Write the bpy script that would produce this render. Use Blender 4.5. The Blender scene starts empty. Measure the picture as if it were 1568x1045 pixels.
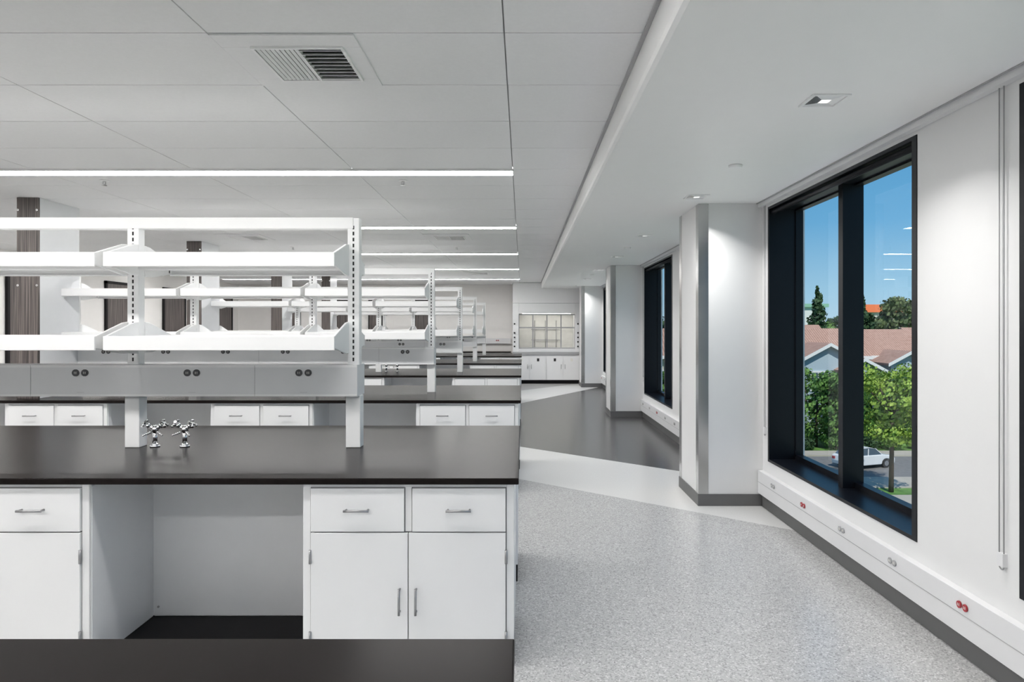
import bpy, math, random
from mathutils import Vector, Matrix
random.seed(7)
scene = bpy.context.scene
COL = scene.collection
scene.view_settings.view_transform = 'Standard'

# ------------------------------------------------------------ materials
def new_mat(name):
    m = bpy.data.materials.new(name); m.use_nodes = True
    nt = m.node_tree
    return m, nt, nt.nodes['Principled BSDF']
def mat(name, col, rough=0.5, metal=0.0, noise=0.03, scale=8.0, bump=0.0, bscale=80.0, spec=0.5):
    m, nt, b = new_mat(name)
    b.inputs['Roughness'].default_value = rough
    b.inputs['Metallic'].default_value = metal
    b.inputs['Specular IOR Level'].default_value = spec
    tc = nt.nodes.new('ShaderNodeTexCoord')
    n = nt.nodes.new('ShaderNodeTexNoise'); n.inputs['Scale'].default_value = scale
    n.inputs['Detail'].default_value = 3
    nt.links.new(tc.outputs['Object'], n.inputs['Vector'])
    r = nt.nodes.new('ShaderNodeValToRGB')
    r.color_ramp.elements[0].position = 0.3; r.color_ramp.elements[1].position = 0.7
    r.color_ramp.elements[0].color = (*[c*(1-noise) for c in col], 1)
    r.color_ramp.elements[1].color = (*[min(1, c*(1+noise)) for c in col], 1)
    nt.links.new(n.outputs['Fac'], r.inputs['Fac'])
    nt.links.new(r.outputs['Color'], b.inputs['Base Color'])
    return m
def emis(name, col, s):
    m, nt, b = new_mat(name)
    b.inputs['Base Color'].default_value = (*col, 1)
    b.inputs['Emission Color'].default_value = (*col, 1)
    b.inputs['Emission Strength'].default_value = s
    return m

M_wall = mat('white_paint', (0.79, 0.79, 0.79), 0.55, noise=0.006)
M_soffit = mat('soffit_paint', (0.94, 0.94, 0.935), 0.5, noise=0.006)
M_beige = mat('warm_wall_paint', (0.88, 0.86, 0.84), 0.6, noise=0.01)
M_tile = mat('ceiling_tile', (0.88, 0.882, 0.888), 0.85, noise=0.012, scale=60)
M_grid = mat('ceiling_grid', (0.45, 0.45, 0.46), 0.6)
M_cab = mat('cabinet_white_enamel', (0.87, 0.872, 0.878), 0.25, noise=0.005)
M_cabside = mat('cabinet_grey_panel', (0.81, 0.82, 0.84), 0.3, noise=0.01)
M_gap = mat('cabinet_shadow_gap', (0.25, 0.25, 0.26), 0.6)
M_black = mat('black_epoxy_counter', (0.0125, 0.0098, 0.0095), 0.27, noise=0.15, scale=30, spec=0.07)
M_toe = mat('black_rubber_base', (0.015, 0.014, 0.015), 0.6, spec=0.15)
M_shelf = mat('shelf_white_powdercoat', (0.93, 0.93, 0.93), 0.35, noise=0.004)
M_race = mat('raceway_grey_white', (0.80, 0.805, 0.815), 0.4, noise=0.01)
M_racew = mat('wall_raceway_white', (0.77, 0.77, 0.78), 0.35, noise=0.01)
M_slot = mat('black_slot', (0.01, 0.01, 0.01), 0.7)
M_chrome = mat('chrome', (0.75, 0.75, 0.76), 0.12, 1.0, noise=0.02)
M_steel = mat('brushed_steel', (0.58, 0.58, 0.575), 0.22, 1.0, noise=0.08, scale=3)
M_handle = mat('handle_nickel', (0.36, 0.36, 0.37), 0.35, 0.9)
M_base = mat('grey_vinyl_base', (0.13, 0.13, 0.13), 0.5)
M_frame = mat('black_anodised_frame', (0.006, 0.007, 0.010), 0.35, spec=0.25)
M_out_dk = mat('outlet_charcoal', (0.06, 0.06, 0.065), 0.4)
M_out_gr = mat('outlet_grey', (0.40, 0.40, 0.41), 0.4)
M_out_rd = mat('outlet_red', (0.38, 0.02, 0.03), 0.4)
M_label = mat('label_cream', (0.78, 0.77, 0.72), 0.6)
M_linear = emis('linear_lamp_diffuser', (1.0, 0.985, 0.965), 31.0)
M_hoodlamp = emis('hood_lamp', (1.0, 0.98, 0.93), 7.0)
M_down = emis('downlight_lens', (1.0, 0.98, 0.95), 0.8)

def wood_mat():
    m, nt, b = new_mat('dark_grain_laminate')
    tc = nt.nodes.new('ShaderNodeTexCoord'); mp = nt.nodes.new('ShaderNodeMapping')
    mp.inputs['Scale'].default_value = (45, 45, 0.8)
    n = nt.nodes.new('ShaderNodeTexNoise'); n.inputs['Scale'].default_value = 1.6; n.inputs['Detail'].default_value = 5
    r = nt.nodes.new('ShaderNodeValToRGB')
    r.color_ramp.elements[0].position = 0.33; r.color_ramp.elements[1].position = 0.68
    r.color_ramp.elements[0].color = (0.030, 0.026, 0.025, 1)
    r.color_ramp.elements[1].color = (0.19, 0.160, 0.150, 1)
    nt.links.new(tc.outputs['Object'], mp.inputs['Vector']); nt.links.new(mp.outputs[0], n.inputs['Vector'])
    nt.links.new(n.outputs['Fac'], r.inputs['Fac']); nt.links.new(r.outputs['Color'], b.inputs['Base Color'])
    b.inputs['Roughness'].default_value = 0.45
    return m
M_wood = wood_mat()

def glass_mat():
    m = bpy.data.materials.new('window_glass'); m.use_nodes = True
    nt = m.node_tree; nt.nodes.clear()
    o = nt.nodes.new('ShaderNodeOutputMaterial'); mx = nt.nodes.new('ShaderNodeMixShader')
    t = nt.nodes.new('ShaderNodeBsdfTransparent'); t.inputs['Color'].default_value = (0.95, 0.98, 0.985, 1)
    g = nt.nodes.new('ShaderNodeBsdfGlossy'); g.inputs['Roughness'].default_value = 0.0
    lw = nt.nodes.new('ShaderNodeLayerWeight')
    p = nt.nodes.new('ShaderNodeMath'); p.operation = 'POWER'; p.inputs[1].default_value = 4.5; nt.links.new(lw.outputs['Facing'], p.inputs[0])
    q = nt.nodes.new('ShaderNodeMath'); q.operation = 'MULTIPLY_ADD'; q.inputs[1].default_value = 0.5; q.inputs[2].default_value = 0.03; nt.links.new(p.outputs[0], q.inputs[0])
    nt.links.new(q.outputs[0], mx.inputs[0]); nt.links.new(t.outputs[0], mx.inputs[1]); nt.links.new(g.outputs[0], mx.inputs[2])
    nt.links.new(mx.outputs[0], o.inputs[0])
    return m
M_glass = glass_mat()

def floor_mat():
    m, nt, b = new_mat('vinyl_floor_bands')
    N = nt.nodes; L = nt.links
    tc = N.new('ShaderNodeTexCoord'); sp = N.new('ShaderNodeSeparateXYZ'); L.new(tc.outputs['Object'], sp.inputs[0])
    def math_(op, a, bb):
        n = N.new('ShaderNodeMath'); n.operation = op
        for i, v in enumerate((a, bb)):
            if isinstance(v, (int, float)): n.inputs[i].default_value = v
            else: L.new(v, n.inputs[i])
        return n.outputs[0]
    X, Y = sp.outputs[0], sp.outputs[1]
    def side(k, c):   # 1 where y + k x > c
        return math_('GREATER_THAN', math_('ADD', Y, math_('MULTIPLY', X, k)), c)
    A = side(0.88, 8.57); B = side(0.84, 6.73); C = side(-1.85, 13.6); D = side(-1.3, 16.3)
    lab = math_('LESS_THAN', X, -0.06)
    v = N.new('ShaderNodeTexVoronoi'); v.inputs['Scale'].default_value = 150; L.new(tc.outputs['Object'], v.inputs['Vector'])
    s2 = N.new('ShaderNodeSeparateColor'); L.new(v.outputs['Color'], s2.inputs[0])
    r = N.new('ShaderNodeValToRGB'); cr = r.color_ramp; cr.interpolation = 'CONSTANT'
    cr.elements[0].position = 0; cr.elements[0].color = (0.335, 0.333, 0.33, 1)
    cr.elements[1].position = 0.18; cr.elements[1].color = (0.465, 0.463, 0.46, 1)
    e = cr.elements.new(0.72); e.color = (0.525, 0.523, 0.52, 1)
    e = cr.elements.new(0.90); e.color = (0.64, 0.638, 0.635, 1)
    L.new(s2.outputs[0], r.inputs['Fac'])
    def mix(fac, c1, c2):
        n = N.new('ShaderNodeMix'); n.data_type = 'RGBA'
        L.new(fac, n.inputs['Factor'])
        for i, c in ((6, c1), (7, c2)):
            if isinstance(c, tuple): n.inputs[i].default_value = c
            else: L.new(c, n.inputs[i])
        return n.outputs[2]
    nz = N.new('ShaderNodeTexNoise'); nz.inputs['Scale'].default_value = 90; L.new(tc.outputs['Object'], nz.inputs['Vector'])
    rw = N.new('ShaderNodeValToRGB'); rw.color_ramp.elements[0].color = (0.62, 0.62, 0.61, 1); rw.color_ramp.elements[1].color = (0.74, 0.74, 0.73, 1)
    L.new(nz.outputs['Fac'], rw.inputs['Fac'])
    rd = N.new('ShaderNodeValToRGB'); rd.color_ramp.elements[0].color = (0.055, 0.054, 0.055, 1); rd.color_ramp.elements[1].color = (0.10, 0.099, 0.10, 1)
    L.new(nz.outputs['Fac'], rd.inputs['Fac'])
    c = mix(B, r.outputs['Color'], rw.outputs['Color'])
    c = mix(A, c, rd.outputs['Color'])
    c = mix(C, c, rw.outputs['Color'])
    c = mix(D, c, r.outputs['Color'])
    c = mix(lab, c, rw.outputs['Color'])
    L.new(c, b.inputs['Base Color'])
    b.inputs['Roughness'].default_value = 0.24
    return m
M_floor = floor_mat()

# ------------------------------------------------------------ mesh builder
class MB:
    def __init__(s): s.v = []; s.f = []; s.m = []; s.mats = []; s.sm = []
    def mi(s, mt):
        if mt not in s.mats: s.mats.append(mt)
        return s.mats.index(mt)
    def box(s, x0, x1, y0, y1, z0, z1, mt, M=None):
        if x0 > x1: x0, x1 = x1, x0
        if y0 > y1: y0, y1 = y1, y0
        if z0 > z1: z0, z1 = z1, z0
        b = len(s.v)
        vs = [(x0,y0,z0),(x1,y0,z0),(x1,y1,z0),(x0,y1,z0),(x0,y0,z1),(x1,y0,z1),(x1,y1,z1),(x0,y1,z1)]
        if M is not None: vs = [tuple(M @ Vector(q)) for q in vs]
        s.v += vs; i = s.mi(mt)
        for f in [(0,3,2,1),(4,5,6,7),(0,1,5,4),(1,2,6,5),(2,3,7,6),(3,0,4,7)]:
            s.f.append(tuple(b+k for k in f)); s.m.append(i); s.sm.append(False)
        return s
    def cyl(s, p, q, r0, mt, r1=None, n=14, smooth=True):
        r1 = r0 if r1 is None else r1
        p = Vector(p); q = Vector(q); d = (q-p).normalized()
        a = d.orthogonal().normalized(); c = d.cross(a); b = len(s.v); i = s.mi(mt)
        for (o, r) in ((p, r0), (q, r1)):
            for k in range(n):
                t = 2*math.pi*k/n
                s.v.append(tuple(o + a*math.cos(t)*r + c*math.sin(t)*r))
        for k in range(n):
            j = (k+1) % n
            s.f.append((b+k, b+j, b+n+j, b+n+k)); s.m.append(i); s.sm.append(smooth)
        s.f.append(tuple(b+k for k in reversed(range(n)))); s.m.append(i); s.sm.append(False)
        s.f.append(tuple(b+n+k for k in range(n))); s.m.append(i); s.sm.append(False)
        return s
    def prism(s, pts, off, mt):
        b = len(s.v); n = len(pts); off = Vector(off); i = s.mi(mt)
        s.v += [tuple(p) for p in pts] + [tuple(Vector(p)+off) for p in pts]
        s.f.append(tuple(b+k for k in range(n))); s.m.append(i); s.sm.append(False)
        s.f.append(tuple(b+n+k for k in reversed(range(n)))); s.m.append(i); s.sm.append(False)
        for k in range(n):
            j = (k+1) % n
            s.f.append((b+k, b+n+k, b+n+j, b+j)); s.m.append(i); s.sm.append(False)
        return s
    def mesh(s, name):
        me = bpy.data.meshes.new(name); me.from_pydata(s.v, [], s.f)
        for mt in s.mats: me.materials.append(mt)
        me.polygons.foreach_set('material_index', s.m); me.polygons.foreach_set('use_smooth', s.sm)
        me.update()
        import bmesh
        bm = bmesh.new(); bm.from_mesh(me); bmesh.ops.recalc_face_normals(bm, faces=bm.faces); bm.to_mesh(me); bm.free()
        return me
    def obj(s, name, parent=None, bevel=0, loc=(0,0,0)):
        return put(s.mesh(name), name, parent, bevel, loc)
def put(me, name, parent=None, bevel=0, loc=(0,0,0), rot=(0,0,0)):
    o = bpy.data.objects.new(name, me); COL.objects.link(o); o.location = loc; o.rotation_euler = rot
    if parent: o.parent = parent
    if bevel:
        md = o.modifiers.new('bevel', 'BEVEL'); md.width = bevel; md.segments = 2; md.limit_method = 'ANGLE'
    return o
def empty(name, loc=(0,0,0), rot=(0,0,0)):
    o = bpy.data.objects.new(name, None); COL.objects.link(o); o.location = loc; o.rotation_euler = rot
    o.empty_display_size = 0.2
    return o
def area(name, parent, loc, sx, sy, W, spread=math.pi, col=(1, 0.985, 0.965)):
    l = bpy.data.lights.new(name, 'AREA'); l.shape = 'RECTANGLE'; l.size = sx; l.size_y = sy
    l.energy = W; l.color = col; l.spread = spread
    o = bpy.data.objects.new(name, l); COL.objects.link(o); o.location = loc; o.parent = parent
    return o

# ------------------------------------------------------------ dims
XW = 2.02; XL = -8.0; YB = 19.2; YF = -3.0
ZC = 2.71; ZS = 2.545; XE = 0.51
# ------------------------------------------------------------ shell
MB().box(XL, XW+0.3, YF, YB, -0.2, 0, M_floor).obj('floor')
w = MB()
wins = []
for k in range(-1, 4):
    for (a, b) in ((0.80, 2.77), (3.49, 5.61)):
        a2, b2 = a+5.7*k, b+5.7*k
        if a2 > YF+0.1 and b2 < YB-0.1: wins.append((a2, b2))
ZB, ZT = 0.40, 2.49
w.box(XW, XW+0.3, YF, YB, 0, ZB, M_wall); w.box(XW, XW+0.3, YF, YB, ZT, 2.9, M_wall)
prev = YF
for (a, b) in wins:
    w.box(XW, XW+0.3, prev, a, ZB, ZT, M_wall); prev = b
w.box(XW, XW+0.3, prev, YB, ZB, ZT, M_wall)
w.obj('wall_right')
MB().box(XL, XW+0.3, YB, YB+0.2, -0.2, 2.9, M_beige).obj('wall_back')
MB().box(XL, XW+0.3, YF-0.2, YF, -0.2, 2.9, M_wall).obj('wall_front')
MB().box(XL-0.2, XL, YF-0.2, YB+0.2, -0.2, 2.9, M_beige).obj('wall_left')
MB().box(XE, XW, YF, YB, ZS, 2.9, M_soffit).obj('ceiling_soffit', bevel=0.025)
# tile ceiling
c = MB(); c.box(XL-0.2, XW+0.5, YF-0.2, YB+0.2, 2.9, 3.1, M_grid)
c.box(XL, XE-0.002, YF, YB, ZC+0.012, ZC+0.03, M_grid)
xs = [XE-0.005] + [-0.075-1.22*i for i in range(8)]; xs[-1] = XL
lights_y = [2.37-2.9, 2.37, 5.27, 8.17, 11.07, 13.97, 16.87]
ys = [YF] + [2.8+0.6*i for i in range(-9, 28)]; ys = [y for y in ys if y <= YB] + [YB]
g = 0.003
for i in range(len(xs)-1):
    for j in range(len(ys)-1):
        if ys[j+1]-ys[j] > 0.05:
            c.box(xs[i+1]+g, xs[i]-g, ys[j]+g, ys[j+1]-g, ZC, ZC+0.011, M_tile)
c.obj('ceiling')
MB().box(XE-0.018, XE-0.001, YF, YB, ZC-0.010, ZC-0.001, M_grid).obj('trim_ceiling_edge')
MB().box(XW-0.055, XW-0.045, YF, YB, ZS-0.006, ZS-0.0005, M_grid).box(XW-0.04, XW-0.001, YF, YB, ZS-0.035, ZS-0.001, M_racew).obj('trim_shade_pocket')
MB().box(XW-0.008, XW-0.0005, YF, YB, 0.0, 0.10, M_base).obj('baseboard_right')
MB().box(XL, XW-0.01, YB-0.01, YB-0.001, 0, 0.10, M_base).obj('baseboard_back')
MB().box(XL+0.001, XL+0.01, YF, YB-0.02, 0, 0.10, M_base).obj('baseboard_left')

# linear lights
for y in lights_y:
    e = empty('linear_ceiling_light', (0, y, ZC))
    MB().box(-7.4, -0.075, -0.075, 0.075, -0.016, -0.006, M_linear).obj('diffuser', e)
    MB().box(-7.41, -0.066, -0.085, -0.0755, -0.018, -0.0005, M_wall).box(-7.41, -0.066, 0.0755, 0.085, -0.018, -0.0005, M_wall)\
        .box(-0.0745, -0.066, -0.0755, 0.0755, -0.018, -0.0005, M_wall).obj('housing', e)

# windows
for n, (a, b) in enumerate(wins):
    e = empty('window_%d' % (n+1), (XW, a, ZB)); Wd = b-a; Ht = ZT-ZB; t = 0.045
    f = MB()
    f.box(-0.004, 0.27, 0.001, t, 0.001, Ht-0.001, M_frame); f.box(-0.004, 0.27, Wd-0.03, Wd-0.001, 0.001, Ht-0.001, M_frame)
    f.box(-0.004, 0.27, t, Wd-0.03, 0.001, 0.022, M_frame); f.box(-0.004, 0.27, t, Wd-0.03, Ht-0.022, Ht-0.001, M_frame)
    f.box(0.21, 0.27, t, Wd-0.03, 0.022, 0.06, M_frame); f.box(0.21, 0.27, t, Wd-0.03, Ht-0.035, Ht-0.022, M_frame)
    mm = 1.12-0.03 if Wd > 2.1 else Wd/2
    f.box(0.13, 0.27, mm, mm+0.065, 0.022, Ht-0.022, M_frame)
    f.box(0.21, 0.27, Wd-0.045, Wd-0.03, 0.05, Ht-0.035, M_frame)
    f.obj('frame', e)
    gl = MB(); i = gl.mi(M_glass)
    for (ya, yb) in ((t, mm), (mm+0.065, Wd-0.045)):
        q = len(gl.v); gl.v += [(0.238, ya, 0.06), (0.238, yb, 0.06), (0.238, yb, Ht-0.035), (0.238, ya, Ht-0.035)]
        gl.f.append((q, q+3, q+2, q+1)); gl.m.append(i); gl.sm.append(False)
    gl.obj('glass', e)
    s = MB(); s.cyl((0.03, t+0.01, Ht-0.045), (0.03, Wd-0.04, Ht-0.045), 0.02, M_frame); s.obj('rolled_shade', e)

# shade cords
for yc, zb in ((2.86, 0.50), (5.655, 0.62), (8.56, 0.5), (11.35, 0.62)):
    cd = MB()
    cd.cyl((-0.012, -0.014, zb), (-0.012, -0.014, ZS-0.036), 0.0028, M_out_gr, n=6)
    cd.cyl((-0.012, 0.014, zb), (-0.012, 0.014, ZS-0.036), 0.0028, M_out_gr, n=6)
    for k in range(6):
        a0 = math.pi*k/6; a1 = math.pi*(k+1)/6
        cd.cyl((-0.012, 0.014*math.cos(a0), zb-0.014*math.sin(a0)), (-0.012, 0.014*math.cos(a1), zb-0.014*math.sin(a1)), 0.0028, M_out_gr, n=6)
    cd.box(-0.02, 0, -0.018, 0.018, zb+0.0, zb+0.055, M_racew)
    cd.obj('roller_shade_cord', loc=(XW, yc, 0))

# piers with steel corner guard
for yp in (5.74, 11.44, 17.14):
    e = empty('wall_pier', (1.483, yp, 0))
    d = 0.69
    MB().box(0, XW-1.483-0.001, 0, d, 0.0, ZS-0.001, M_wall).obj('pier_body', e)
    MB().box(-0.008, XW-1.483-0.010, -0.008, d+0.008, 0.001, 0.10, M_base).obj('pier_base', e)
    MB().box(-0.004, 0.08, -0.004, -0.0005, 0.101, ZS-0.002, M_steel).box(-0.004, -0.0005, -0.0005, 0.08, 0.101, ZS-0.002, M_steel)\
        .box(-0.004, -0.0005, d-0.08, d+0.004, 0.101, ZS-0.002, M_steel).obj('corner_guard', e)

def outlet(mb, x, y, z, mt, axis='y', s=1.0):
    for dx in (-0.025, 0.025):
        if axis == 'y':
            mb.cyl((x+dx*s, y, z), (x+dx*s, y-0.006, z), 0.019*s, mt, n=12)
            mb.box(x+dx*s-0.006, x+dx*s-0.003, y-0.0075, y-0.006, z-0.006, z+0.006, M_label)
            mb.box(x+dx*s+0.003, x+dx*s+0.006, y-0.0075, y-0.006, z-0.006, z+0.006, M_label)
        elif axis == '-y':
            mb.cyl((x+dx*s, y, z), (x+dx*s, y+0.006, z), 0.019*s, mt, n=12)
        else:
            mb.cyl((x, y+dx*s, z), (x-0.006, y+dx*s, z), 0.019*s, mt, n=12)
            mb.box(x-0.0075, x-0.006, y+dx*s-0.006, y+dx*s-0.003, z-0.006, z+0.006, M_label)
            mb.box(x-0.0075, x-0.006, y+dx*s+0.003, y+dx*s+0.006, z-0.006, z+0.006, M_label)
def wall_race(y0, y1):
    e = empty('wall_raceway', (XW, y0, 0))
    MB().box(-0.045, -0.001, 0.0, y1-y0, 0.115, 0.305, M_racew).box(-0.047, -0.045, 0, y1-y0, 0.208, 0.212, M_out_gr).obj('channel', e, bevel=0.003)
    o = MB(); y = 3.06 - 0.58*20
    while y < y1-0.1:
        if y > y0+0.1:
            k = round((y-3.06)/0.58)
            outlet(o, -0.046, y-y0, 0.25, M_out_rd if k % 3 == 0 else M_out_gr, 'x', 0.85)
        y += 0.58
    o.obj('outlets', e)
wall_race(YF+0.01, 5.725); wall_race(6.445, 11.425); wall_race(12.145, 17.125)

# soffit fixtures: square trim with pyramid-shaped bright reflector
def downlight(x, y):
    e = empty('recessed_downlight', (x, y, ZS))
    m = MB(); r = 0.085
    m.box(-r, r, -r, -r+0.012, -0.008, -0.0005, M_shelf); m.box(-r, r, r-0.012, r, -0.008, -0.0005, M_shelf)
    m.box(-r, -r+0.012, -r+0.012, r-0.012, -0.008, -0.0005, M_shelf); m.box(r-0.012, r, -r+0.012, r-0.012, -0.008, -0.0005, M_shelf)
    m.obj('trim_ring', e)
    q = MB(); R = r-0.012; c0 = 0.022
    vs = [(-R,-R,-0.0012),(R,-R,-0.0012),(R,R,-0.0012),(-R,R,-0.0012),(-c0,-c0,-0.007),(c0,-c0,-0.007),(c0,c0,-0.007),(-c0,c0,-0.007)]
    for k, mt in ((0, M_race), (1, M_shelf), (2, M_race), (3, M_steel)):
        j = (k+1) % 4; b = len(q.v); q.v += [vs[k], vs[j], vs[4+j], vs[4+k]]; q.f.append((b,b+1,b+2,b+3)); q.m.append(q.mi(mt)); q.sm.append(False)
    q.box(-c0, c0, -c0, c0, -0.0078, -0.0071, M_down)
    q.obj('reflector', e)
    area('added_fill_lamp', e, (0, 0, -0.010), 0.035, 0.035, 10.0, spread=math.radians(125))  # area light added in an unlit fixture to brighten corridor floor and soffit
for k in range(-2, 7): downlight(1.385, 3.13+2.3*k)
for y in (4.39, 8.9, 13.4):
    MB().cyl((0, 0, -0.0005), (0, 0, -0.018), 0.045, M_shelf, 0.04, n=24).obj('smoke_detector', loc=(1.37, y, ZS))

# ceiling diffusers
def diffuser(x0, y0):
    e = empty('ceiling_air_diffuser', (x0, y0, ZC)); S = 0.60
    p = MB(); a, b = 0.125, 0.495; c0, c1 = 0.145, 0.515
    p.box(0.005, S, 0.005, a, -0.008, -0.0005, M_tile); p.box(0.005, S, b, S-0.005, -0.008, -0.0005, M_tile)
    p.box(0.005, c0, a, b, -0.008, -0.0005, M_tile); p.box(c1, S, a, b, -0.008, -0.0005, M_tile); p.obj('panel', e, bevel=0.002)
    MB().box(c0, c1, a, b, -0.003, -0.0005, M_toe).obj('throat', e)
    s = MB(); mid = (c0+c1)/2; my = (a+b)/2
    n = 9
    for k in range(n):
        t = (k+0.5)/n
        xx = c0+(mid-c0)*t; M = Matrix.Translation((xx, my, -0.012)) @ Matrix.Rotation(math.radians(-22), 4, 'Y')
        s.box(-0.007, 0.007, -(b-a)/2, (b-a)/2, -0.0012, 0.0012, M_shelf, M)
        yy = a+(b-a)*t; M = Matrix.Translation(((mid+c1)/2, yy, -0.012)) @ Matrix.Rotation(math.radians(40), 4, 'X')
        s.box(-(c1-mid)/2, (c1-mid)/2, -0.0125, 0.0125, -0.0012, 0.0012, M_shelf, M)
    s.box(mid-0.003, mid+0.003, a, b, -0.02, -0.003, M_shelf)
    for (q0, q1, r0, r1) in ((c0-0.012, c0, a-0.012, b+0.012), (c1, c1+0.012, a-0.012, b+0.012), (c0, c1, a-0.012, a), (c0, c1, b, b+0.012)):
        s.box(q0, q1, r0, r1, -0.018, -0.0085, M_shelf)
    s.obj('louvres', e)
diffuser(-1.295, 2.8); diffuser(-1.295, 8.8); diffuser(-4.0, 8.8); diffuser(-1.295, 14.8); diffuser(-3.735, 14.8)
for (x, y) in ((-3.43, 5.6), (-0.98, 5.6), (-3.43, 10.2), (-0.98, 10.2)):
    s = MB(); s.cyl((0,0,-0.0005), (0,0,-0.008), 0.035, M_shelf, n=18); s.cyl((0,0,-0.008), (0,0,-0.04), 0.009, M_chrome, n=10)
    s.cyl((0,0,-0.04), (0,0,-0.043), 0.02, M_chrome, n=12); s.box(-0.014,-0.011,-0.003,0.003,-0.04,-0.008,M_chrome); s.box(0.011,0.014,-0.003,0.003,-0.04,-0.008,M_chrome)
    s.obj('fire_sprinkler', loc=(x, y, ZC))

# ------------------------------------------------------------ benches
BL = 6.56; BD = 1.61; ZT_C = 0.841
def cabinet_row(nunits=4):
    body, doors, hw = MB(), MB(), MB()
    for k in range(nunits):
        r = -0.021 - 1.87*k; l = r-0.93
        body.box(l, r, 0.036, 0.56, 0.10, 0.812, M_cab)
        body.box(l+0.002, r-0.002, 0.09, 0.56, 0.0, 0.0995, M_toe)
        body.box(l+0.03, r-0.03, 0.0345, 0.036, 0.108, 0.80, M_gap)
        doors.box(l+0.001, l+0.033, 0.026, 0.0345, 0.10, 0.81, M_cab); doors.box(r-0.033, r-0.001, 0.026, 0.0345, 0.10, 0.81, M_cab)
        doors.box(l+0.033, r-0.033, 0.026, 0.0345, 0.797, 0.81, M_cab)
        mx = (l+r)/2
        doors.box(mx-0.014, mx+0.014, 0.026, 0.0345, 0.602, 0.797, M_cab)
        for (a, b) in ((l+0.037, mx-0.018), (mx+0.018, r-0.037)):
            doors.box(a, b, 0.016, 0.0345, 0.603, 0.793, M_cab)
            c = (a+b)/2
            hw.cyl((c-0.055, -0.012, 0.70), (c+0.055, -0.012, 0.70), 0.0055, M_handle, n=10)
            for q in (-0.048, 0.048): hw.cyl((c+q, -0.012, 0.70), (c+q, 0.016, 0.70), 0.0045, M_handle, n=8)
        for (a, b, s) in ((l+0.037, mx-0.002, 1), (mx+0.002, r-0.037, -1)):
            doors.box(a, b, 0.016, 0.0345, 0.106, 0.597, M_cab)
            hx = (b-0.034) if s == 1 else (a+0.034)
            hw.cyl((hx, -0.012, 0.246), (hx, -0.012, 0.361), 0.0055, M_handle, n=10)
            for q in (0.255, 0.352): hw.cyl((hx, -0.012, q), (hx, 0.016, q), 0.0045, M_handle, n=8)
            ex = a-0.002 if s == 1 else b+0.002
            for zc in (0.493, 0.135):
                hw.cyl((ex, 0.014, zc-0.03), (ex, 0.014, zc+0.03), 0.006, M_handle, n=8)
    for k in range(nunits-1):
        r = -0.021-1.87*k-0.93; l = r-0.94
        body.box(l, r, 0.54, 0.56, 0.015, 0.812, M_cabside)
        body.box(l, r, 0.04, 0.539, 0.0, 0.012, M_toe)  # dark sheet on the knee-space floor, stands in for shade under the counter
        body.box(l-0.0, l+0.004, 0.04, 0.539, 0.013, 0.80, M_cabside); body.box(r-0.004, r, 0.04, 0.539, 0.013, 0.80, M_cabside)
        for zz in (0.06, 0.78):
            hw.cyl((l+0.03, 0.54, zz), (l+0.03, 0.536, zz), 0.006, M_handle, n=8)
            hw.cyl((r-0.03, 0.54, zz), (r-0.03, 0.536, zz), 0.006, M_handle, n=8)
    return body.mesh('cabinet_bodies'), doors.mesh('cabinet_doors'), hw.mesh('cabinet_hardware')
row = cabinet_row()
me_top = MB().box(-BL, 0, 0, BD, 0.813, ZT_C, M_black).mesh('countertop')
me_core = MB().box(-BL+0.03, -0.022, 0.561, BD-0.561, 0.0, 0.812, M_cab).mesh('service_core')
bench_y = [1.447-BD, 2.98, 6.18, 9.38, 12.58, 15.78]
UX = [-0.914, -2.127, -3.34, -4.553]
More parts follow.
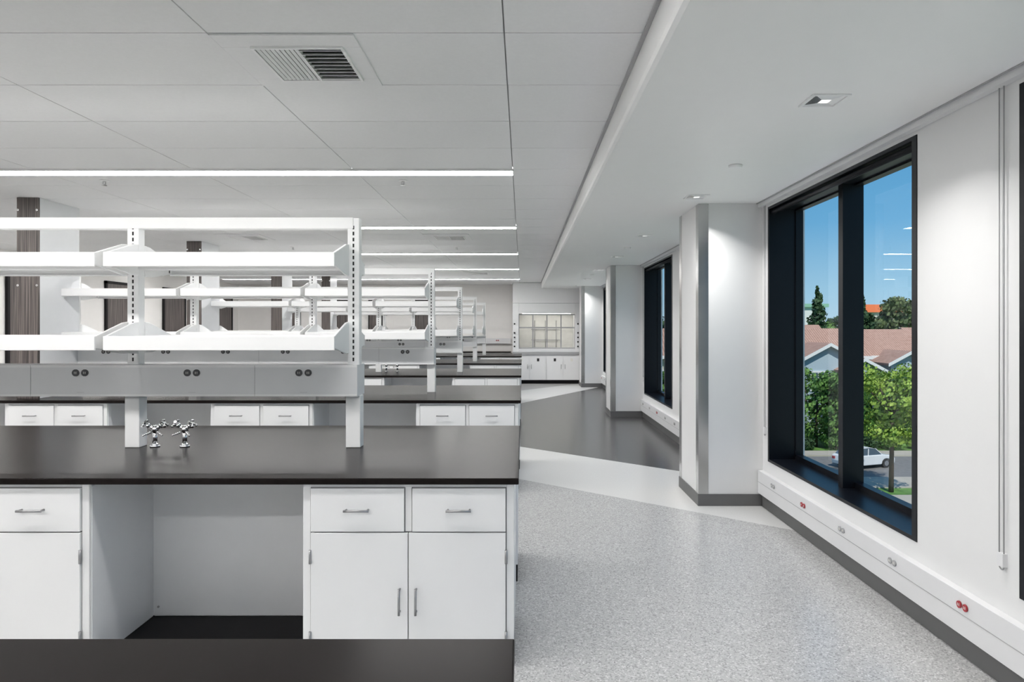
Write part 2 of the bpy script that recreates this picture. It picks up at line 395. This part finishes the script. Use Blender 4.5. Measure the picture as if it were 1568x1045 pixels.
def shelving():
    up, sh, rc, sl, ot = MB(), MB(), MB(), MB(), MB()
    yc = BD/2
    for x in UX:
        up.box(x-0.032, x+0.032, yc-0.03, yc+0.03, ZT_C+0.001, 2.105, M_shelf)
        up.box(x-0.040, x+0.040, yc-0.04, yc+0.04, ZT_C+0.0005, 1.126, M_shelf)
        z = 1.315
        while z < 2.07:
            sl.box(x-0.0045, x+0.0045, yc-0.0308, yc-0.0302, z, z+0.02, M_slot)
            sl.box(x-0.0045, x+0.0045, yc+0.0302, yc+0.0308, z, z+0.02, M_slot)
            z += 0.033
    up.box(UX[-1]+0.0, UX[0]-0.0, yc-0.033, yc+0.033, 2.045, 2.107, M_shelf)
    for i in range(3):
        b, a = UX[i], UX[i+1]; x1 = b-0.022; x0 = a+0.022
        for zt in (1.883, 1.457):
            zb = zt-0.073
            for sgn in (-1, 1):
                yi = yc+sgn*0.034; yo = yc+sgn*0.335
                sh.box(x0+0.0125, x1-0.0125, yi, yo-sgn*0.012, zt-0.016, zt-0.002, M_shelf)
                sh.box(x0-0.001, x1+0.001, yo-sgn*0.012, yo, zb, zt, M_shelf)
                sh.box(x0+0.0125, x1-0.0125, yi, yi+sgn*0.01, zb+0.01, zt-0.017, M_shelf)
                sh.box(x0+0.0125, x1-0.0125, yo-sgn*0.03, yo-sgn*0.012, zb, zb+0.008, M_shelf)
                for xx in (x0, x1-0.012):
                    pts = [(xx, yi, zt+0.075), (xx, yi+sgn*0.05, zt+0.070), (xx, yo-sgn*0.0125, zt), (xx, yo-sgn*0.0125, zb+0.01), (xx, yi+sgn*0.06, zb-0.025), (xx, yi, zb-0.025)]
                    sh.prism(pts, (0.012, 0, 0), M_shelf)
                    sl.box(xx+0.0125 if xx == x0 else xx-0.001, xx+0.0135 if xx == x0 else xx-0.0005, yo-sgn*0.05, yo-sgn*0.04, zb+0.015, zb+0.05, M_slot)
    rc.box(UX[-1]-0.032, UX[0]+0.034, yc-0.085, yc+0.085, 1.127, 1.297, M_race)
    rc.box(UX[-1]-0.032, UX[0]+0.034, yc-0.087, yc-0.085, 1.284, 1.297, M_shelf)
    rc.box(UX[-1]-0.032, UX[0]+0.034, yc-0.087, yc-0.085, 1.127, 1.138, M_shelf)
    for k in range(6):
        x = -1.17-0.605*k
        outlet(ot, x, yc-0.085, 1.255, M_out_dk); outlet(ot, x, yc+0.085, 1.255, M_out_dk, '-y')
        ot.box(x-0.02, x+0.02, yc-0.0865, yc-0.0851, 1.148, 1.149, M_out_gr)
    for x in (-1.435, -2.65, -3.9):
        sl.box(x-0.0008, x+0.0008, yc-0.0874, yc-0.085, 1.128, 1.296, M_grid)
    return up.mesh('uprights'), sh.mesh('shelves'), rc.mesh('raceway'), sl.mesh('slots'), ot.mesh('outlets')
shm = shelving()
for i, y in enumerate(bench_y):
    e = empty('lab_bench', (-0.016, y, 0))
    put(me_top, 'countertop', e, 0.004)
    put(me_core, 'service_core', e)
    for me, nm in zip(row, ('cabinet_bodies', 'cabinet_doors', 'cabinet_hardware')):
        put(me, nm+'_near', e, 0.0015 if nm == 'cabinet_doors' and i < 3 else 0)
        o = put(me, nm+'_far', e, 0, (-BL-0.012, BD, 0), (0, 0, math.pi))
    if i > 0:
        e2 = empty('bench_shelving_rack', (-0.016, y, 0))
        for me, nm in zip(shm, ('uprights', 'shelves', 'raceway', 'slots', 'outlets')):
            put(me, nm, e2, 0.003 if nm in ('uprights', 'shelves') and i < 3 else 0)

for y in bench_y[2:]+[bench_y[1]]:
    e = empty('service_column', (-4.69, y+0.15, ZT_C+0.001))
    H = ZC-ZT_C-0.003
    MB().box(0, 0.20, 0, 0.02, 0, H, M_wood).obj('front_laminate', e)
    MB().box(0.004, 0.196, 0.0205, 0.59, 0, H, M_cabside).obj('side_cladding', e)
    s = MB()
    for zz in (0.3, 1.05, 1.75):
        for xx in (0.012, 0.188): s.cyl((xx, 0, zz), (xx, -0.006, zz), 0.011, M_chrome, n=12)
    s.obj('bolts', e)

def faucet(loc, rotz):
    m = MB()
    m.cyl((0,0,0), (0,0,0.008), 0.026, M_chrome, n=20); m.cyl((0,0,0.008), (0,0,0.02), 0.02, M_chrome, 0.013, n=20)
    m.cyl((0,0,0.018), (0,0,0.085), 0.0125, M_chrome, n=16); m.cyl((0,0,0.083), (0,0,0.112), 0.019, M_chrome, 0.015, n=16)
    m.cyl((0,0,0.112), (0,0,0.120), 0.015, M_chrome, 0.006, n=16)
    for s in (-1, 1):
        d = Vector((s*0.80, -0.15, 0.55)).normalized(); o = Vector((0,0,0.095))
        m.cyl(o, o+d*0.035, 0.010, M_chrome); m.cyl(o+d*0.035, o+d*0.048, 0.014, M_chrome); m.cyl(o+d*0.048, o+d*0.062, 0.006, M_chrome)
        c = o+d*0.062; a = d.orthogonal().normalized(); b = d.cross(a)
        for v in (a, b):
            m.cyl(c-v*0.022, c+v*0.022, 0.0055, M_chrome, n=8)
            for q in (-1, 1): m.cyl(c+v*q*0.019, c+v*q*0.026, 0.008, M_chrome, n=8)
        m.cyl(c, c+d*0.008, 0.010, M_chrome, 0.007)
        n0 = Vector((s*0.012, -0.008, 0.085)); nd = Vector((s*0.75, -0.6, -0.35)).normalized()
        for k in range(5):
            m.cyl(n0+nd*(0.008+0.009*k), n0+nd*(0.017+0.009*k), 0.0085-0.0008*k, M_chrome, 0.0055-0.0005*k, n=10)
    o = m.obj('lab_faucet', loc=loc); o.rotation_euler = (0, 0, rotz); return o
for yb in (bench_y[1], bench_y[3]):
    faucet((-2.03, yb+0.79, ZT_C+0.0005), 0.15); faucet((-1.865, yb+0.79, ZT_C+0.0005), -0.1)

# ------------------------------------------------------------ fume hood
e = empty('fume_hood', (-0.26, 18.2, 0)); W = 1.79
h = MB()
for k in range(4):
    a = k*W/4
    h.box(a+0.006, a+W/4-0.006, 0.0, 0.02, 0.11, 0.74, M_cab)
h.box(0, W, 0.02, 0.9, 0.10, 0.78, M_cab); h.box(0.01, W-0.01, 0.08, 0.9, 0, 0.099, M_toe)
for k in range(4):
    a = k*W/4
    h.box(a+0.20, a+0.26, -0.004, -0.0005, 0.60, 0.68, M_slot if k % 3 else M_label)
    hx = a+(W/4-0.05 if k % 2 == 0 else 0.05)
    h.cyl((hx, -0.025, 0.40), (hx, -0.025, 0.52), 0.006, M_handle); h.cyl((hx, -0.025, 0.41), (hx, 0, 0.41), 0.005, M_handle); h.cyl((hx, -0.025, 0.51), (hx, 0, 0.51), 0.005, M_handle)
h.obj('base_cabinets', e)
MB().box(-0.0, W, -0.03, 0.9, 0.781, 0.85, M_out_gr).obj('worktop', e, bevel=0.004)
s = MB()
s.box(0, 0.16, 0.0, 0.9, 0.851, 2.15, M_cab); s.box(W-0.12, W, 0.0, 0.9, 0.851, 2.15, M_cab)
s.box(0.161, W-0.121, 0.0, 0.9, 1.88, 2.15, M_cab); s.box(0.161, W-0.121, 0.86, 0.9, 0.851, 1.88, M_label)
s.box(0.161, W-0.121, -0.02, 0.05, 0.851, 0.93, M_race)
s.box(0.0, W, 0.02, 0.9, 2.155, ZC-0.006, M_cab)
s.obj('cabinet_shell', e, bevel=0.004)
q = MB(); x0, x1 = 0.161, W-0.121
n = 4
for k in range(n+1):
    xx = x0+(x1-x0)*k/n
    q.box(max(x0, xx-0.016), min(x1, xx+0.016), 0.06, 0.08, 0.96, 1.86, M_out_gr)
for zz in (0.95, 1.50, 1.85): q.box(x0, x1, 0.055, 0.075, zz-0.018, zz+0.018, M_out_gr)
q.obj('sash_frame', e)
MB().box(x0+0.1, x1-0.1, 0.3, 0.42, 1.85, 1.875, M_hoodlamp).obj('hood_lamp', e)
q = MB()
for xx in (0.05, W-0.05):
    for zz in (1.0, 1.12, 1.24, 1.36, 1.6):
        q.cyl((xx, 0, zz), (xx, -0.03, zz), 0.022, M_slot, n=12)
for zz in (1.15, 1.45): q.box(0.5, 1.3, 0.82, 0.835, zz, zz+0.012, M_handle)
for xx in (0.6, 0.9, 1.2): q.cyl((xx, 0.83, 0.9), (xx, 0.83, 1.7), 0.008, M_handle)
q.obj('service_fixtures', e)

# back wall bench
e = empty('wall_bench', (0, 18.55, 0))
MB().box(-7.9, -0.32, 0, 0.63, 0.813, ZT_C, M_black).obj('countertop', e)
b = MB(); b.box(-7.88, -0.33, 0.03, 0.63, 0.10, 0.812, M_cab); b.box(-7.88, -0.33, 0.08, 0.63, 0, 0.099, M_toe)
for k in range(16): b.box(-0.34-0.47*k-0.46, -0.34-0.47*k, 0.015, 0.029, 0.60, 0.80, M_cab); b.box(-0.34-0.47*k-0.46, -0.34-0.47*k, 0.015, 0.029, 0.11, 0.59, M_cab)
b.obj('cabinets', e)
r = MB(); r.box(-7.88, -0.33, 0.57, 0.645, 1.05, 1.2, M_racew)
for k in range(11): outlet(r, -0.7-0.65*k, 0.57, 1.14, M_out_rd if k % 3 == 0 else M_out_dk)
r.obj('raceway', e)
dn = 1
for y in (3.2, 6.6, 10.6, 13.1, 15.2, 16.6, 17.8):
    e = empty('door_%d' % dn, (XL, y, 0)); dn += 1
    MB().box(0.001, 0.03, 0, 0.9, 0.101, 2.35, M_wood).obj('leaf', e)
    f = MB(); f.box(0.001, 0.045, -0.05, -0.001, 0.101, 2.40, M_toe); f.box(0.001, 0.045, 0.901, 0.95, 0.101, 2.40, M_toe); f.box(0.001, 0.045, -0.05, 0.95, 2.351, 2.40, M_toe)
    f.cyl((0.03, 0.82, 1.0), (0.08, 0.82, 1.0), 0.01, M_handle); f.cyl((0.08, 0.84, 1.0), (0.08, 0.7, 1.0), 0.01, M_handle)
    f.obj('door_frame', e)
for x in (-6.6, -5.2, -4.3, -3.0):
    e = empty('door_%d' % dn, (x, YB, 0)); dn += 1
    MB().box(0, 0.34, -0.03, -0.002, 1.3, 2.25, M_wood).obj('leaf', e)
    MB().box(-0.03, -0.001, -0.04, -0.002, 1.3, 2.25, M_toe).box(0.341, 0.37, -0.04, -0.002, 1.3, 2.25, M_toe).box(-0.03, 0.37, -0.04, -0.002, 2.251, 2.28, M_toe).obj('door_frame', e)

# ------------------------------------------------------------ outdoors
GZ = -8.7
M_grass = mat('lawn_grass', (0.10, 0.22, 0.04), 0.9, noise=0.4, scale=1.5)
M_road = mat('asphalt', (0.19, 0.185, 0.18), 0.9, noise=0.1, scale=3)
M_conc = mat('concrete', (0.44, 0.40, 0.34), 0.9, noise=0.08, scale=1)
M_bounce = mat('bounce_deck_white', (0.85, 0.84, 0.82), 0.9, noise=0.04, scale=1)
M_stucco = mat('blue_grey_stucco', (0.42, 0.52, 0.58), 0.9, noise=0.03)
M_stucco2 = mat('cream_stucco', (0.70, 0.66, 0.58), 0.9, noise=0.03)
M_trimw = mat('white_trim', (0.8, 0.8, 0.78), 0.7)
M_winb = mat('house_window', (0.08, 0.12, 0.16), 0.1)
M_bark = mat('bark', (0.10, 0.07, 0.05), 0.9)
M_carp = mat('car_white_paint', (0.75, 0.76, 0.77), 0.2)
M_tyre = mat('tyre', (0.02, 0.02, 0.02), 0.8)
M_orange = mat('orange_roof', (0.75, 0.18, 0.05), 0.8)
def tile_mat():
    m, nt, b = new_mat('terracotta_roof_tiles')
    tc = nt.nodes.new('ShaderNodeTexCoord'); wv = nt.nodes.new('ShaderNodeTexWave'); wv.inputs['Scale'].default_value = 1.3
    wv.bands_direction = 'X'; nt.links.new(tc.outputs['Object'], wv.inputs['Vector'])
    n = nt.nodes.new('ShaderNodeTexNoise'); n.inputs['Scale'].default_value = 3; nt.links.new(tc.outputs['Object'], n.inputs['Vector'])
    mul = nt.nodes.new('ShaderNodeMath'); mul.operation = 'ADD'; nt.links.new(wv.outputs['Fac'], mul.inputs[0]); nt.links.new(n.outputs['Fac'], mul.inputs[1])
    mu = nt.nodes.new('ShaderNodeMath'); mu.operation = 'MULTIPLY'; mu.inputs[1].default_value = 0.5; nt.links.new(mul.outputs[0], mu.inputs[0])
    r = nt.nodes.new('ShaderNodeValToRGB'); r.color_ramp.elements[0].color = (0.24, 0.12, 0.08, 1); r.color_ramp.elements[1].color = (0.66, 0.42, 0.33, 1)
    nt.links.new(mu.outputs[0], r.inputs['Fac']); nt.links.new(r.outputs['Color'], b.inputs['Base Color']); b.inputs['Roughness'].default_value = 0.9
    return m
M_rtile = tile_mat()
MB().box(-50, 400, -60, 600, GZ-0.5, GZ-0.02, M_grass).obj('ground')
MB().box(-20, 150, 34, 41.4, GZ-0.02, GZ+0.05, M_conc).obj('sidewalk')
MB().box(-20, 150, 43.4, 46.4, GZ-0.02, GZ+0.05, M_conc).obj('sidewalk')
MB().box(-20, 150, 46.5, 54, GZ-0.02, GZ, M_road).obj('street')
MB().box(-20, 150, 54.1, 56, GZ-0.02, GZ+0.1, M_conc).obj('sidewalk')
MB().box(XW+0.32, 6.3, -6, 24, -2.2, -1.9, M_bounce).box(6.3, 6.4, -6, 24, -8.7, -1.8, M_stucco2).box(XW+0.32, 6.3, 24, 24.2, -8.7, -1.8, M_stucco2).obj('added_bounce_deck')  # unseen white deck, added to bounce sunlight up through the windows onto the soffit

def house(loc, W, D, zw, zr, gables, wallm, name='house'):
    e = empty(name, loc)
    b = MB(); b.box(0, W, 0, D, 0, zw, wallm)
    b.prism([(0.01, 0, zw), (0.01, D, zw), (0.01, D/2, zr-0.15)], (W-0.02, 0, 0), wallm)
    r = MB(); f = MB(); o = 0.5; t = 0.22
    sl = (zr-zw)/(D/2)
    for sg in (0, 1):
        y0 = -o if sg == 0 else D+o; yr = D/2
        r.prism([(-o, y0, zw-o*sl), (-o, yr, zr), (-o, yr, zr+t), (-o, y0, zw-o*sl+t)], (W+2*o, 0, 0), M_rtile)
    f.box(-o, W+o, -o-0.12, -o-0.01, zw-o*sl-0.12, zw-o*sl+t, M_trimw)
    for (gx, gw, gd, dz) in gables:
        gz = zw-dz; gp = gz+gw*0.27
        b.box(gx, gx+gw, -gd, -0.001, 0, gz, wallm)
        b.prism([(gx, -gd, gz), (gx+gw, -gd, gz), (gx+gw/2, -gd, gp)], (0, gd-0.001, 0), wallm)
        s2 = (gp-gz)/(gw/2)
        for sg in (-1, 1):
            cx = gx+gw/2; xe = cx+sg*(gw/2+o)
            r.prism([(xe, -gd-o, gz-o*s2), (cx, -gd-o, gp+0.02), (cx, -gd-o, gp+t), (xe, -gd-o, gz-o*s2+t)], (0, gd+D/3, 0), M_rtile)
            f.prism([(xe, -gd-o-0.08, gz-o*s2-0.1), (cx, -gd-o-0.08, gp-0.1), (cx, -gd-o-0.08, gp+t), (xe, -gd-o-0.08, gz-o*s2+t)], (0, 0.07, 0), M_trimw)
        for zc in (1.6, 5.0):
            if zc+1 > gz: continue
            for k in ((0.3, 0.7) if gw > 4 else (0.5,)):
                xc = gx+gw*k
                f.box(xc-0.75, xc+0.75, -gd-0.1, -gd, zc-0.95, zc+1.0, M_trimw)
                f.box(xc-0.6, xc-0.04, -gd-0.13, -gd-0.1, zc-0.8, zc+0.85, M_winb); f.box(xc+0.04, xc+0.6, -gd-0.13, -gd-0.1, zc-0.8, zc+0.85, M_winb)
    x = 1.2
    while x < W-1.2:
        if all(not (gx-1.0 < x < gx+gw+1.0) for (gx, gw, gd, dz) in gables):
            for zc in (1.6, 5.0):
                f.box(x-0.7, x+0.7, -0.1, 0, zc-0.9, zc+0.9, M_trimw); f.box(x-0.55, x+0.55, -0.13, -0.1, zc-0.75, zc+0.75, M_winb)
        x += 2.6
    b.obj('walls', e); r.obj('roof', e); f.obj('trim_and_windows', e)
house((25.0, 69, GZ), 9.6, 9, 7.4, 9.9, [(2.0, 5.2, 3.0, 0.3), (5.6, 3.4, 4.2, 1.2)], M_stucco)
house((37.0, 72, GZ), 10.5, 10, 7.3, 9.8, [(-0.3, 3.6, 4.0, 0.6), (3.2, 3.6, 2.6, 1.0)], M_stucco)
house((52, 88, GZ), 14, 10, 7.6, 10.0, [(7, 5, 3, 0.5)], M_stucco2)
house((30, 98, GZ), 14, 9, 7.8, 10.4, [(3, 6, 3, 0.5)], M_stucco2)
house((47.5, 66, GZ), 8, 9, 8.2, 9.8, [(1, 4, 2, 0.5)], M_trimw)
house((10, 70, GZ), 11, 9, 7.4, 9.9, [(5, 5, 3.0, 0.3)], M_stucco2)
MB().box(0, 12, 0, 10, 0, 15.0, M_trimw).box(-0.6, 12.6, -0.6, 10.6, 15.0, 15.8, mat('green_roof', (0.3, 0.55, 0.4), 0.7)).obj('distant_building', loc=(59, 160, GZ))
MB().box(0, 11, 0, 10, 0, 13.8, M_stucco2).prism([(-0.6, -0.6, 13.8), (11.6, -0.6, 13.8), (10, 5, 15.8), (1, 5, 15.8)], (0, 0.5, 0.0), M_orange).obj('distant_building', loc=(80, 160, GZ))

def leaf_mat(name, c0, c1):
    m, nt, b = new_mat(name)
    tc = nt.nodes.new('ShaderNodeTexCoord'); n = nt.nodes.new('ShaderNodeTexNoise'); n.inputs['Scale'].default_value = 1.4; n.inputs['Detail'].default_value = 6
    nt.links.new(tc.outputs['Object'], n.inputs['Vector'])
    r = nt.nodes.new('ShaderNodeValToRGB'); r.color_ramp.elements[0].position = 0.35; r.color_ramp.elements[1].position = 0.65
    r.color_ramp.elements[0].color = (*c0, 1); r.color_ramp.elements[1].color = (*c1, 1)
    nt.links.new(n.outputs['Fac'], r.inputs['Fac']); nt.links.new(r.outputs['Color'], b.inputs['Base Color']); b.inputs['Roughness'].default_value = 0.7
    return m
L_bright = leaf_mat('leaf_bright', (0.10, 0.20, 0.02), (0.42, 0.56, 0.09))
L_mid = leaf_mat('leaf_mid', (0.03, 0.10, 0.02), (0.17, 0.32, 0.06))
L_dark = leaf_mat('leaf_dark', (0.015, 0.045, 0.015), (0.06, 0.12, 0.04))
L_olive = leaf_mat('leaf_olive', (0.05, 0.09, 0.03), (0.20, 0.25, 0.09))
def leaves(mb, c, r, n, size, mt):
    i = mb.mi(mt); c = Vector(c)
    for _ in range(n):
        d = Vector((random.gauss(0,1), random.gauss(0,1), random.gauss(0,1))).normalized()
        p = c + Vector((d.x*r[0], d.y*r[1], d.z*r[2]))*(random.uniform(0.55, 1.1))
        a = (d+Vector((random.uniform(-.8,.8), random.uniform(-.8,.8), random.uniform(-.8,.8)))).normalized()
        u = a.orthogonal().normalized(); v = a.cross(u); s = size*random.uniform(0.5, 1.3)
        b = len(mb.v)
        mb.v += [tuple(p+u*s), tuple(p+v*s*0.6), tuple(p-u*s), tuple(p-v*s*0.6)]
        mb.f.append((b, b+1, b+2, b+3)); mb.m.append(i); mb.sm.append(False)
def simple_mesh(mb, name):
    me = bpy.data.meshes.new(name); me.from_pydata(mb.v, [], mb.f)
    for mt in mb.mats: me.materials.append(mt)
    me.polygons.foreach_set('material_index', mb.m); me.update(); return me
def tree(loc, H, R, mt, name='broadleaf_tree', dens=1.0, size=0.22, zr=1.0):
    e = empty(name, loc)
    t = MB(); t.cyl((0,0,0), (0.1,0,H-R*1.1), 0.16, M_bark, 0.1, n=8)
    for k in range(5):
        a = k*1.26; t.cyl((0.1,0,H-R*1.5), (math.cos(a)*R*0.6, math.sin(a)*R*0.6, H-R*0.7), 0.08, M_bark, 0.03, n=6)
    t.obj('trunk', e)
    f = MB()
    leaves(f, (0, 0, H-R*zr), (R*0.7, R*0.7, R*0.75*zr), int(700*dens), size*1.3, mt)
    for k in range(26):
        a = random.uniform(0, 6.28); z = random.uniform(-0.95, 0.85); rr = math.sqrt(1-z*z)*random.uniform(0.6, 1.0)
        q = R*random.uniform(0.18, 0.40)
        leaves(f, (math.cos(a)*rr*R, math.sin(a)*rr*R, H-R*zr+z*R*0.9*zr), (q, q, q*0.8), int(210*dens), size, mt)
    put(simple_mesh(f, 'foliage'), 'foliage', e)
def cypress(loc, H, R, name='cypress_tree'):
    e = empty(name, loc)
    MB().cyl((0,0,0), (0,0,H*0.5), 0.25, M_bark, 0.1, n=8).obj('trunk', e)
    f = MB()
    for k in range(16):
        t = k/15; r = R*math.sin(math.pi*(0.18+0.8*t))**0.7*(1-0.45*t)
        leaves(f, (random.uniform(-.25,.25), 0, H*(0.12+0.84*t)), (r, r, H*0.06), 170, 0.35, L_dark)
    put(simple_mesh(f, 'foliage'), 'foliage', e)
def shrub(loc, R, mt):
    f = MB()
    f.cyl((0,0,-0.02), (0,0,R*0.6), 0.06, M_bark, n=6)
    for k in range(7):
        a = k*0.9; leaves(f, (math.cos(a)*R*0.5, math.sin(a)*R*0.5, R*0.55), (R*0.55, R*0.55, R*0.5), 160, 0.12, mt)
    put(simple_mesh(f, 'garden_shrub'), 'garden_shrub', None, 0, loc)
tree((22.9, 42.4, GZ), 8.1, 2.3, L_bright, size=0.13, dens=1.3, zr=1.15)
tree((31.6, 60, GZ), 6.6, 2.7, L_mid, size=0.17, zr=1.1)
tree((28.2, 59, GZ), 5.6, 2.6, L_mid, size=0.17, zr=1.0)
tree((25.2, 58.6, GZ), 6.9, 2.8, L_mid, size=0.17, zr=1.15)
tree((34.9, 61, GZ), 6.0, 2.8, L_bright, size=0.17)
tree((38.2, 62, GZ), 5.2, 2.3, L_dark)
tree((21.0, 60, GZ), 5.6, 2.2, L_mid)
tree((13.5, 60, GZ), 6.6, 2.6, L_mid); tree((9.5, 58, GZ), 6.2, 2.6, L_bright)
for (x, y, R, mt) in ((23.6, 57.2, 0.9, L_dark), (26.4, 57.4, 1.1, L_mid), (29.0, 57.3, 0.9, L_dark), (31.0, 57.4, 1.2, L_mid), (33.6, 57.3, 1.0, L_dark), (35.5, 57.5, 1.2, L_mid)):
    shrub((x, y, GZ), R, mt)
for (rt, y, H, R, mt) in ((0.400, 122, 11.6, 4, L_mid), (0.42, 119, 10.8, 3.5, L_dark), (0.447, 120, 11.2, 3.5, L_mid), (0.47, 122, 12.6, 4, L_dark), (0.505, 120, 13.0, 3.0, L_dark), (0.53, 124, 11.4, 4.0, L_mid), (0.557, 118, 16.0, 4.6, L_olive), (0.59, 122, 13.0, 4.5, L_mid), (0.37, 124, 12, 4, L_mid), (0.2, 110, 13, 4, L_dark), (0.24, 112, 12, 4, L_mid)):
    tree((rt*y, y, GZ), H, R, mt, dens=0.8, size=0.36, zr=1.2 if H > 14 else 1)
cypress((0.433*112, 112, GZ), 16.6, 2.3); cypress((0.498*140, 140, GZ), 17.5, 1.8)

def car(loc, rz):
    e = empty('car', loc, (0, 0, rz)); Wc = 1.75
    def side(pts, mt, y0, y1, name, bev=0.0):
        m = MB(); m.prism([(p[0], y0, p[1]) for p in pts], (0, y1-y0, 0), mt); return m.obj(name, e, bevel=bev)
    body = [(-2.1, 0.30), (-2.15, 0.62), (-2.0, 0.85), (-1.0, 0.98), (1.75, 1.0), (2.05, 0.92), (2.12, 0.55), (2.05, 0.28),
            (1.72, 0.28), (1.66, 0.50), (1.50, 0.64), (1.28, 0.68), (1.06, 0.64), (0.90, 0.50), (0.84, 0.28),
            (-0.88, 0.28), (-0.94, 0.50), (-1.10, 0.64), (-1.32, 0.68), (-1.54, 0.64), (-1.70, 0.50), (-1.76, 0.28)]
    side(body, M_carp, -Wc/2, Wc/2, 'body', 0.05)
    cab = [(-1.05, 0.96), (-0.35, 1.42), (0.2, 1.52), (1.2, 1.46), (1.85, 0.99)]
    side(cab, M_winb, -Wc/2+0.1, Wc/2-0.1, 'glasshouse')
    side([(-0.40, 1.42), (0.2, 1.56), (1.2, 1.51), (1.45, 1.40), (1.2, 1.47), (0.2, 1.52)], M_carp, -Wc/2+0.08, Wc/2-0.08, 'roof')
    p = MB()
    for s in (-1, 1):
        yy = s*(Wc/2-0.095)
        for (xa, xb) in ((-1.02, -0.36), (0.30, 0.28), (1.62, 1.25)):
            p.prism([(xa, yy, 0.97), (xa+0.08, yy, 0.97), (xb+0.08, yy, 1.46), (xb, yy, 1.46)], (0, s*0.02, 0), M_carp)
    p.obj('pillars', e)
    w = MB()
    for x in (-1.32, 1.28):
        for s in (-1, 1):
            w.cyl((x, s*(Wc/2-0.2), 0.33), (x, s*(Wc/2-0.01), 0.33), 0.33, M_tyre, n=20); w.cyl((x, s*(Wc/2-0.01), 0.33), (x, s*(Wc/2+0.005), 0.33), 0.2, M_chrome, n=14)
    w.obj('wheels', e)
    l = MB(); 
    for s in (-1, 1): l.box(-2.17, -2.08, s*0.6-0.15, s*0.6+0.15, 0.62, 0.76, M_chrome); l.box(2.08, 2.15, s*0.65-0.12, s*0.65+0.12, 0.65, 0.82, M_out_rd)
    l.obj('lights', e)
car((24.95, 50.0, GZ+0.001), math.radians(200))

# ------------------------------------------------------------ light
sun = bpy.data.lights.new('sun', 'SUN'); sun.energy = 3.6; sun.angle = 0.01; sun.color = (1, 0.95, 0.88)
so = bpy.data.objects.new('sun', sun); COL.objects.link(so)
so.rotation_euler = Vector((0.02, -0.62, 0.78)).to_track_quat('Z', 'Y').to_euler(); so.location = (0, 0, 30)
wd = bpy.data.worlds.new('world'); scene.world = wd; wd.use_nodes = True
nt = wd.node_tree; bg = nt.nodes['Background']
tc = nt.nodes.new('ShaderNodeTexCoord'); sp = nt.nodes.new('ShaderNodeSeparateXYZ'); nt.links.new(tc.outputs['Generated'], sp.inputs[0])
cr = nt.nodes.new('ShaderNodeValToRGB'); nt.links.new(sp.outputs[2], cr.inputs['Fac'])
e = cr.color_ramp.elements
e[0].position = 0.0; e[0].color = (0.48, 0.68, 0.82, 1)
e[1].position = 1.0; e[1].color = (0.16, 0.30, 0.55, 1)
for p, c in ((0.05, (0.36, 0.62, 0.82)), (0.14, (0.16, 0.44, 0.73)), (0.32, (0.055, 0.28, 0.57))):
    n = e.new(p); n.color = (*c, 1)
nt.links.new(cr.outputs[0], bg.inputs[0]); bg.inputs[1].default_value = 1.0

# ------------------------------------------------------------ camera
cam = bpy.data.cameras.new('camera'); co = bpy.data.objects.new('camera', cam); COL.objects.link(co)
co.location = (0, 0, 1.5); co.rotation_euler = (math.pi/2, 0, 0)
cam.sensor_width = 36; cam.lens = 36*1045/1568; cam.clip_start = 0.05; cam.clip_end = 2000
cam.shift_x = -16/1568; cam.shift_y = -20.5/1568
scene.camera = co
